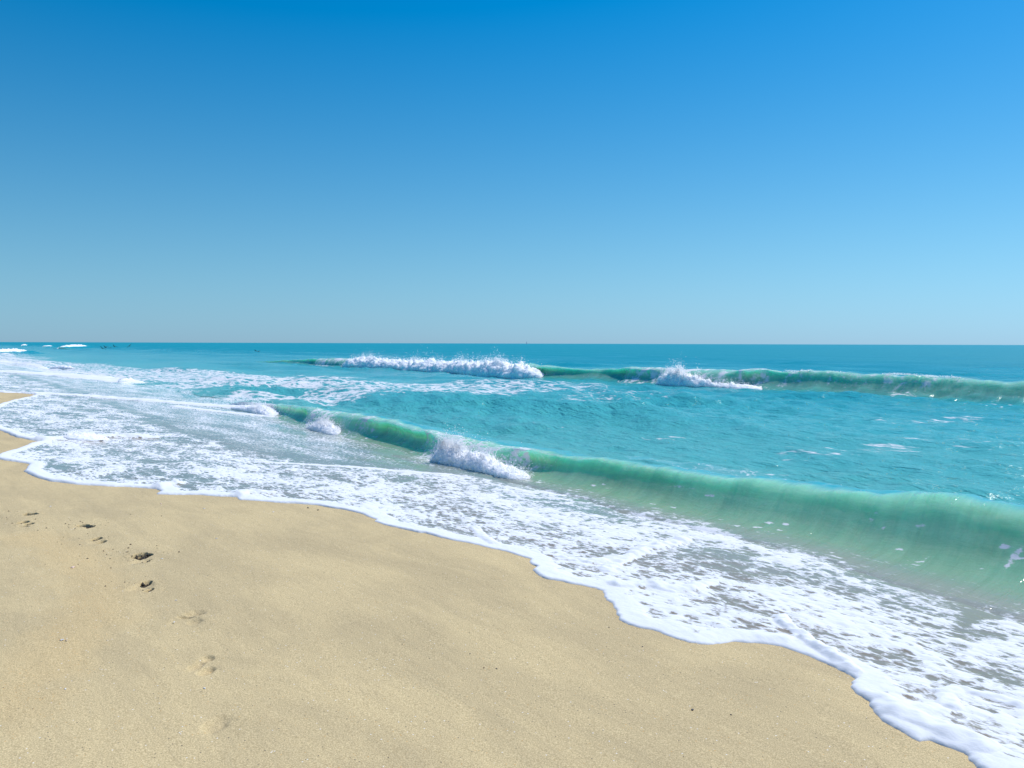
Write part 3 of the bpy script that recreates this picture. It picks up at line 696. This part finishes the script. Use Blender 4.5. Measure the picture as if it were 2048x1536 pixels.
# a little burst of foam standing on the wash at left ------------------------
hp = spot(165, 879)
foam_burst = empty('foam_burst', (*to_xy(*hp), float(bed(hp[1]))))
o, surf = froth_heap('froth', M_FROTH, None, hp[0] - .42, hp[0] + .42, lambda s: hp[1] + (hp[0] - s) * .5, bump_h([(hp[0] - .5, .04), (hp[0] - .1, .07), (hp[0], .085), (hp[0] + .5, .04)]), lambda s: np.full(len(s), .26), float(bed(hp[1])) + .02, 660, .012, 44, .8, taper=.4)
child_of(o, foam_burst)
child_of(spray_drops('spray', M_FROTH, None, spray_from(surf, 250, .10, 661), .006, 662), foam_burst)
tag(foam_burst, 'small peaked burst of foam standing on the wash at left', 'foam')

# ------------------------------------------------------------------ shells, pebbles and crumbs on the sand
M_SHELL_W = plain_mat('white_shell', (.80, .76, .70), .4, .1, 90)
M_SHELL_P = plain_mat('pink_shell', (.78, .55, .42), .4, .2, 70)
M_SHELL_T = plain_mat('tan_shell', (.62, .46, .28), .5, .2, 70)
M_STONE = plain_mat('dark_stone', (.045, .045, .05), .45, .3, 120)
M_STONE_B = plain_mat('brown_stone', (.10, .075, .05), .6, .3, 120)
M_PIT_SHADE = plain_mat('pit_shade_sand', (.055, .043, .03), .8, .35, 150)  # near-black tone stands in for shade inside the footprint pits
M_CRUMB = plain_mat('damp_sand_crumb', (.22, .165, .095), .9, .25, 150)
def ground_z(s, n): return float(sand_z(np.array([s]), np.array([n]))[0])
def shell(px, size, mat, label, seed, rot):
    """a ribbed fan-shaped half shell lying hollow side down"""
    s, n = spot(*px); m, k = 15, 7
    a = np.linspace(-1.25, 1.25, m); r = np.linspace(0.04, 1, k)
    A, Rr = np.meshgrid(a, r, indexing='ij')
    rib = 1 + .05 * np.cos(A * 14) * Rr
    u = Rr * np.sin(A) * rib; v = Rr * np.cos(A) * rib - .45
    z = .42 * np.sin(np.clip(Rr, 0, 1) * math.pi * .92) ** .7 * (1 - .35 * (A / 1.25) ** 2) + .03 * np.cos(A * 14) * Rr
    top = np.stack([u, v, z], -1).reshape(-1, 3); bot = top.copy(); bot[:, 2] = bot[:, 2] * .8 - .06
    V = np.vstack([top, bot]) * size * .5
    f1 = grid_faces(m, k); f2 = grid_faces(m, k, flip=True) + m * k
    idx = np.arange(m * k).reshape(m, k)
    rim = np.concatenate([idx[:, -1], ]); sd = np.stack([rim[:-1], rim[1:], rim[1:] + m * k, rim[:-1] + m * k], -1)
    o = make_mesh('shell', V, np.vstack([f1, f2, sd]), mat)
    x, y = to_xy(s, n); o.location = (x, y, ground_z(s, n) + .0015); o.rotation_euler = (.12, -.1, rot)
    return tag(o, label, 'shell', 'shells scattered on the sand')
shell((146, 1135), .040, M_SHELL_P, 'pinkish white fan shell left of the deepest footprint', 1, 1.0)
shell((124, 1284), .026, M_SHELL_W, 'white shell lying right against a tan one on the lower left sand', 2, .3)
shell((133, 1285), .022, M_SHELL_T, 'tan shell touching the white one on the lower left sand', 3, 2.3)
shell((352, 1202), .018, M_SHELL_W, 'small white shell just above the first crumbled footprint', 4, 4.0)
shell((348, 1247), .020, M_SHELL_W, 'thin white shell at the left rim of a crumbled footprint', 5, 5.1)
shell((101, 1012), .026, M_SHELL_W, 'white shell on its own above the farthest footprints', 6, .9)
shell((322, 1008), .030, M_SHELL_P, 'pale shell close below the foam edge, leftmost of the three there', 7, 2.0)
shell((408, 1019), .030, M_SHELL_W, 'white shell close below the foam edge, middle one of three', 8, 3.0)
shell((547, 1027), .028, M_SHELL_W, 'white shell close below the foam edge, rightmost one of three', 9, 1.4)
shell((433, 1078), .024, M_SHELL_W, 'lone white shell on smooth sand right of the footprint trail', 10, .2)
shell((324, 1120), .022, M_SHELL_W, 'small white shell just right of the deepest footprint', 11, 3.7)
shell((409, 1379), .018, M_SHELL_W, 'tiny white shell below the lowest crumbled footprint', 12, 2.6)
shell((131, 1383), .016, M_SHELL_W, 'tiny white shell near the lower left corner of the sand', 13, 1.9)
def pebble(px, size, mat, label, seed):
    s, n = spot(*px); m, k = 9, 12
    a = np.linspace(.02, math.pi - .02, m); b = np.linspace(0, 2 * math.pi, k + 1)[:-1]
    A, B = np.meshgrid(a, b, indexing='ij')
    P = np.stack([np.sin(A) * np.cos(B), np.sin(A) * np.sin(B) * .7, np.cos(A) * .5], -1).reshape(-1, 3)
    P = P * (1 + .28 * noise3(P * 1.7, seed))[:, None] * size * .5
    i = np.arange(m * k).reshape(m, k); j = np.roll(i, -1, 1)
    f = np.stack([i[:-1], i[1:], j[1:], j[:-1]], -1).reshape(-1, 4)
    o = make_mesh('pebble', P, f, mat)
    x, y = to_xy(s, n); o.location = (x, y, ground_z(s, n) + size * .14); o.rotation_euler = (0, 0, seed * 1.3)
    return tag(o, label, 'pebble', 'dark pebbles on the sand')
pebble((1385, 1420), .016, M_STONE, 'largest dark pebble, on smooth sand left of the big foam lobe', 1)
pebble((616, 1019), .024, M_STONE, 'dark pebble by the foam edge, left one of two', 2)
pebble((636, 1024), .022, M_STONE_B, 'dark pebble by the foam edge, right one of two', 3)
pebble((1218, 1258), .010, M_STONE, 'tiny dark pebble below the foam bay in the middle', 4)
pebble((1285, 1297), .010, M_STONE, 'tiny dark pebble just under the rounded foam lobe in the middle', 5)
pebble((968, 1340), .010, M_STONE_B, 'tiny dark pebble on open sand, left one of a close pair', 6)
pebble((993, 1342), .010, M_STONE, 'tiny dark pebble on open sand, right one of a close pair', 7)
pebble((940, 1313), .009, M_STONE, 'tiny dark pebble on open sand above a close pair', 8)
pebble((1462, 1430), .010, M_STONE_B, 'tiny dark pebble right of the largest one', 9)

r = np.random.default_rng(77)
pts = []
for (ps, pn), cnt, sp in zip(PRINT_SN, (10, 6, 36, 14, 60, 10, 0, 0, 0), (.14, .12, .20, .14, .20, .12, .07, .06, .1)):
    for _ in range(cnt):
        a = ps + r.normal(.12, sp * .8); b = pn + r.normal(-.06, sp)
        pts.append((*to_xy(a, b), ground_z(a, b) + .001))
crumbs = spray_drops('sand_crumbs', M_CRUMB, None, np.array(pts), .0042, 78)
tag(crumbs, 'dark damp sand crumbs kicked up around the footprints', 'sand', kind='stuff')
# sand lumps filling the deep pits, the pits' shade put into their colour
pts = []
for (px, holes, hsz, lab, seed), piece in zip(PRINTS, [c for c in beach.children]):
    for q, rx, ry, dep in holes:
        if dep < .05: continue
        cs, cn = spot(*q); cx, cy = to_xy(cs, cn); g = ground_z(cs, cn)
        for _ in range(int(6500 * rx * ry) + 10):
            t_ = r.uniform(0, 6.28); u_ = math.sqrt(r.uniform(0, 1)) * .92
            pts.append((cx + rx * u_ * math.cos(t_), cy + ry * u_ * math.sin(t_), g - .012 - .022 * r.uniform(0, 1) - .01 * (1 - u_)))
lumps = spray_drops('pit_shade_lumps', M_PIT_SHADE, None, np.array(pts), .0075, 79)
tag(lumps, 'sand lumps coloured dark as shade inside the deepest footprints', 'sand', kind='stuff')

# ------------------------------------------------------------------ seabirds low over the water and a marker on the horizon
M_BIRD = plain_mat('dark_plumage', (.06, .055, .05), .8, .3, 8)
def seabird(px, dist_px, span, bank, head, flap, label):
    """a bird on the wing: spindle body, beak, tail and two bent wings"""
    ray = fwd * FPX + rgt * (px[0] - 1024) - upv * (px[1] - 768)
    t = dist_px / ray[1]; loc = Vector((ray[0] * t, ray[1] * t, EYE + ray[2] * t))
    prof = [(-.34, .004, .045), (-.24, .03, .03), (-.08, .06, .05), (.08, .062, .055), (.17, .035, .035), (.22, .036, .036), (.27, .02, .02), (.36, .003, .004)]
    V = []; k = 8
    for x, ry, rz in prof:
        for j in range(k):
            b = 2 * math.pi * j / k; V.append((x, ry * math.cos(b), rz * math.sin(b)))
    F = [(i * k + j, i * k + (j + 1) % k, (i + 1) * k + (j + 1) % k, (i + 1) * k + j) for i in range(len(prof) - 1) for j in range(k)]
    for sd in (1, -1):
        ys = [.03, .22, .45, .68]; zc = [.03, .03 + .17 * flap, .03 + .26 * flap, .03 + .14 * flap]
        le = [.13, .17, .12, -.06]; te = [-.10, -.07, -.07, -.12]
        i0 = len(V)
        for y, z, a, b in zip(ys, zc, le, te):
            V += [(a, sd * y, z), (b, sd * y, z + .004), (a - .02, sd * y, z + .022), (b, sd * y, z + .008)]
        for q in range(3):
            p = i0 + q * 4; n_ = p + 4
            F += [(p, p + 1, n_ + 1, n_), (p + 2, n_ + 2, n_ + 3, p + 3), (p, n_, n_ + 2, p + 2), (p + 1, p + 3, n_ + 3, n_ + 1)]
        p = i0 + 12; F += [(p, p + 1, p + 3, p + 2)]
    o = make_mesh('seabird', np.array(V) * span / 1.4, np.array(F), M_BIRD, smooth=False)
    o.location = loc; o.rotation_euler = (bank, 0, head)
    return tag(o, label, 'bird', 'dark seabirds flying low over the water')
seabird((205, 697), 150, 1.5, .5, 2.6, .5, 'dark seabird low over the far water, leftmost and lowest of its flock')
seabird((211, 695), 152, 1.4, .2, 2.8, .9, 'dark seabird in the flock at far left, second from the left')
seabird((221, 695.5), 155, 1.0, -.3, 2.4, .3, 'dark seabird in the flock at far left, third from the left')
seabird((229, 693.5), 155, 1.3, .4, 2.7, .9, 'dark seabird in the flock at far left, rightmost and highest of four')
seabird((259, 692), 160, 1.3, -.7, 2.5, .2, 'lone dark seabird just right of the flock at far left')
seabird((511, 702), 110, .7, .3, 2.9, .8, 'dark seabird over mid water, upper left one of a pair')
seabird((517, 703.5), 110, .8, -.2, 2.7, .5, 'dark seabird over mid water, lower right one of a pair')

M_MARK = plain_mat('haze_tinted_blue', (.22, .36, .52), .7, .1, 2)  # distance haze painted into the marker's base colour
def tube(zs, rs, k=10):
    V = [(r_ * math.cos(2 * math.pi * j / k), r_ * math.sin(2 * math.pi * j / k), z) for z, r_ in zip(zs, rs) for j in range(k)]
    F = [(i * k + j, i * k + (j + 1) % k, (i + 1) * k + (j + 1) % k, (i + 1) * k + j) for i in range(len(zs) - 1) for j in range(k)]
    return np.array(V, float), np.array(F)
ray = fwd * FPX + rgt * (1053 - 1024) - upv * (687.5 - 768)
MD = 2600.0
marker = empty('channel_marker', (ray[0] / ray[1] * MD, MD, 0))
v, f = tube([-1, 1.2, 1.6, 2.0], [1.6, 1.6, 1.2, .5]); o = make_mesh('float', v, f, M_MARK, marker)
v, f = tube([1.8, 6.5, 6.6, 7.6, 7.8], [.75, .6, .95, .95, .1]); o = make_mesh('mast', v, f, M_MARK, marker)
tag(marker, 'thin marker mast, tinted pale blue for haze, standing on the horizon', 'marker')
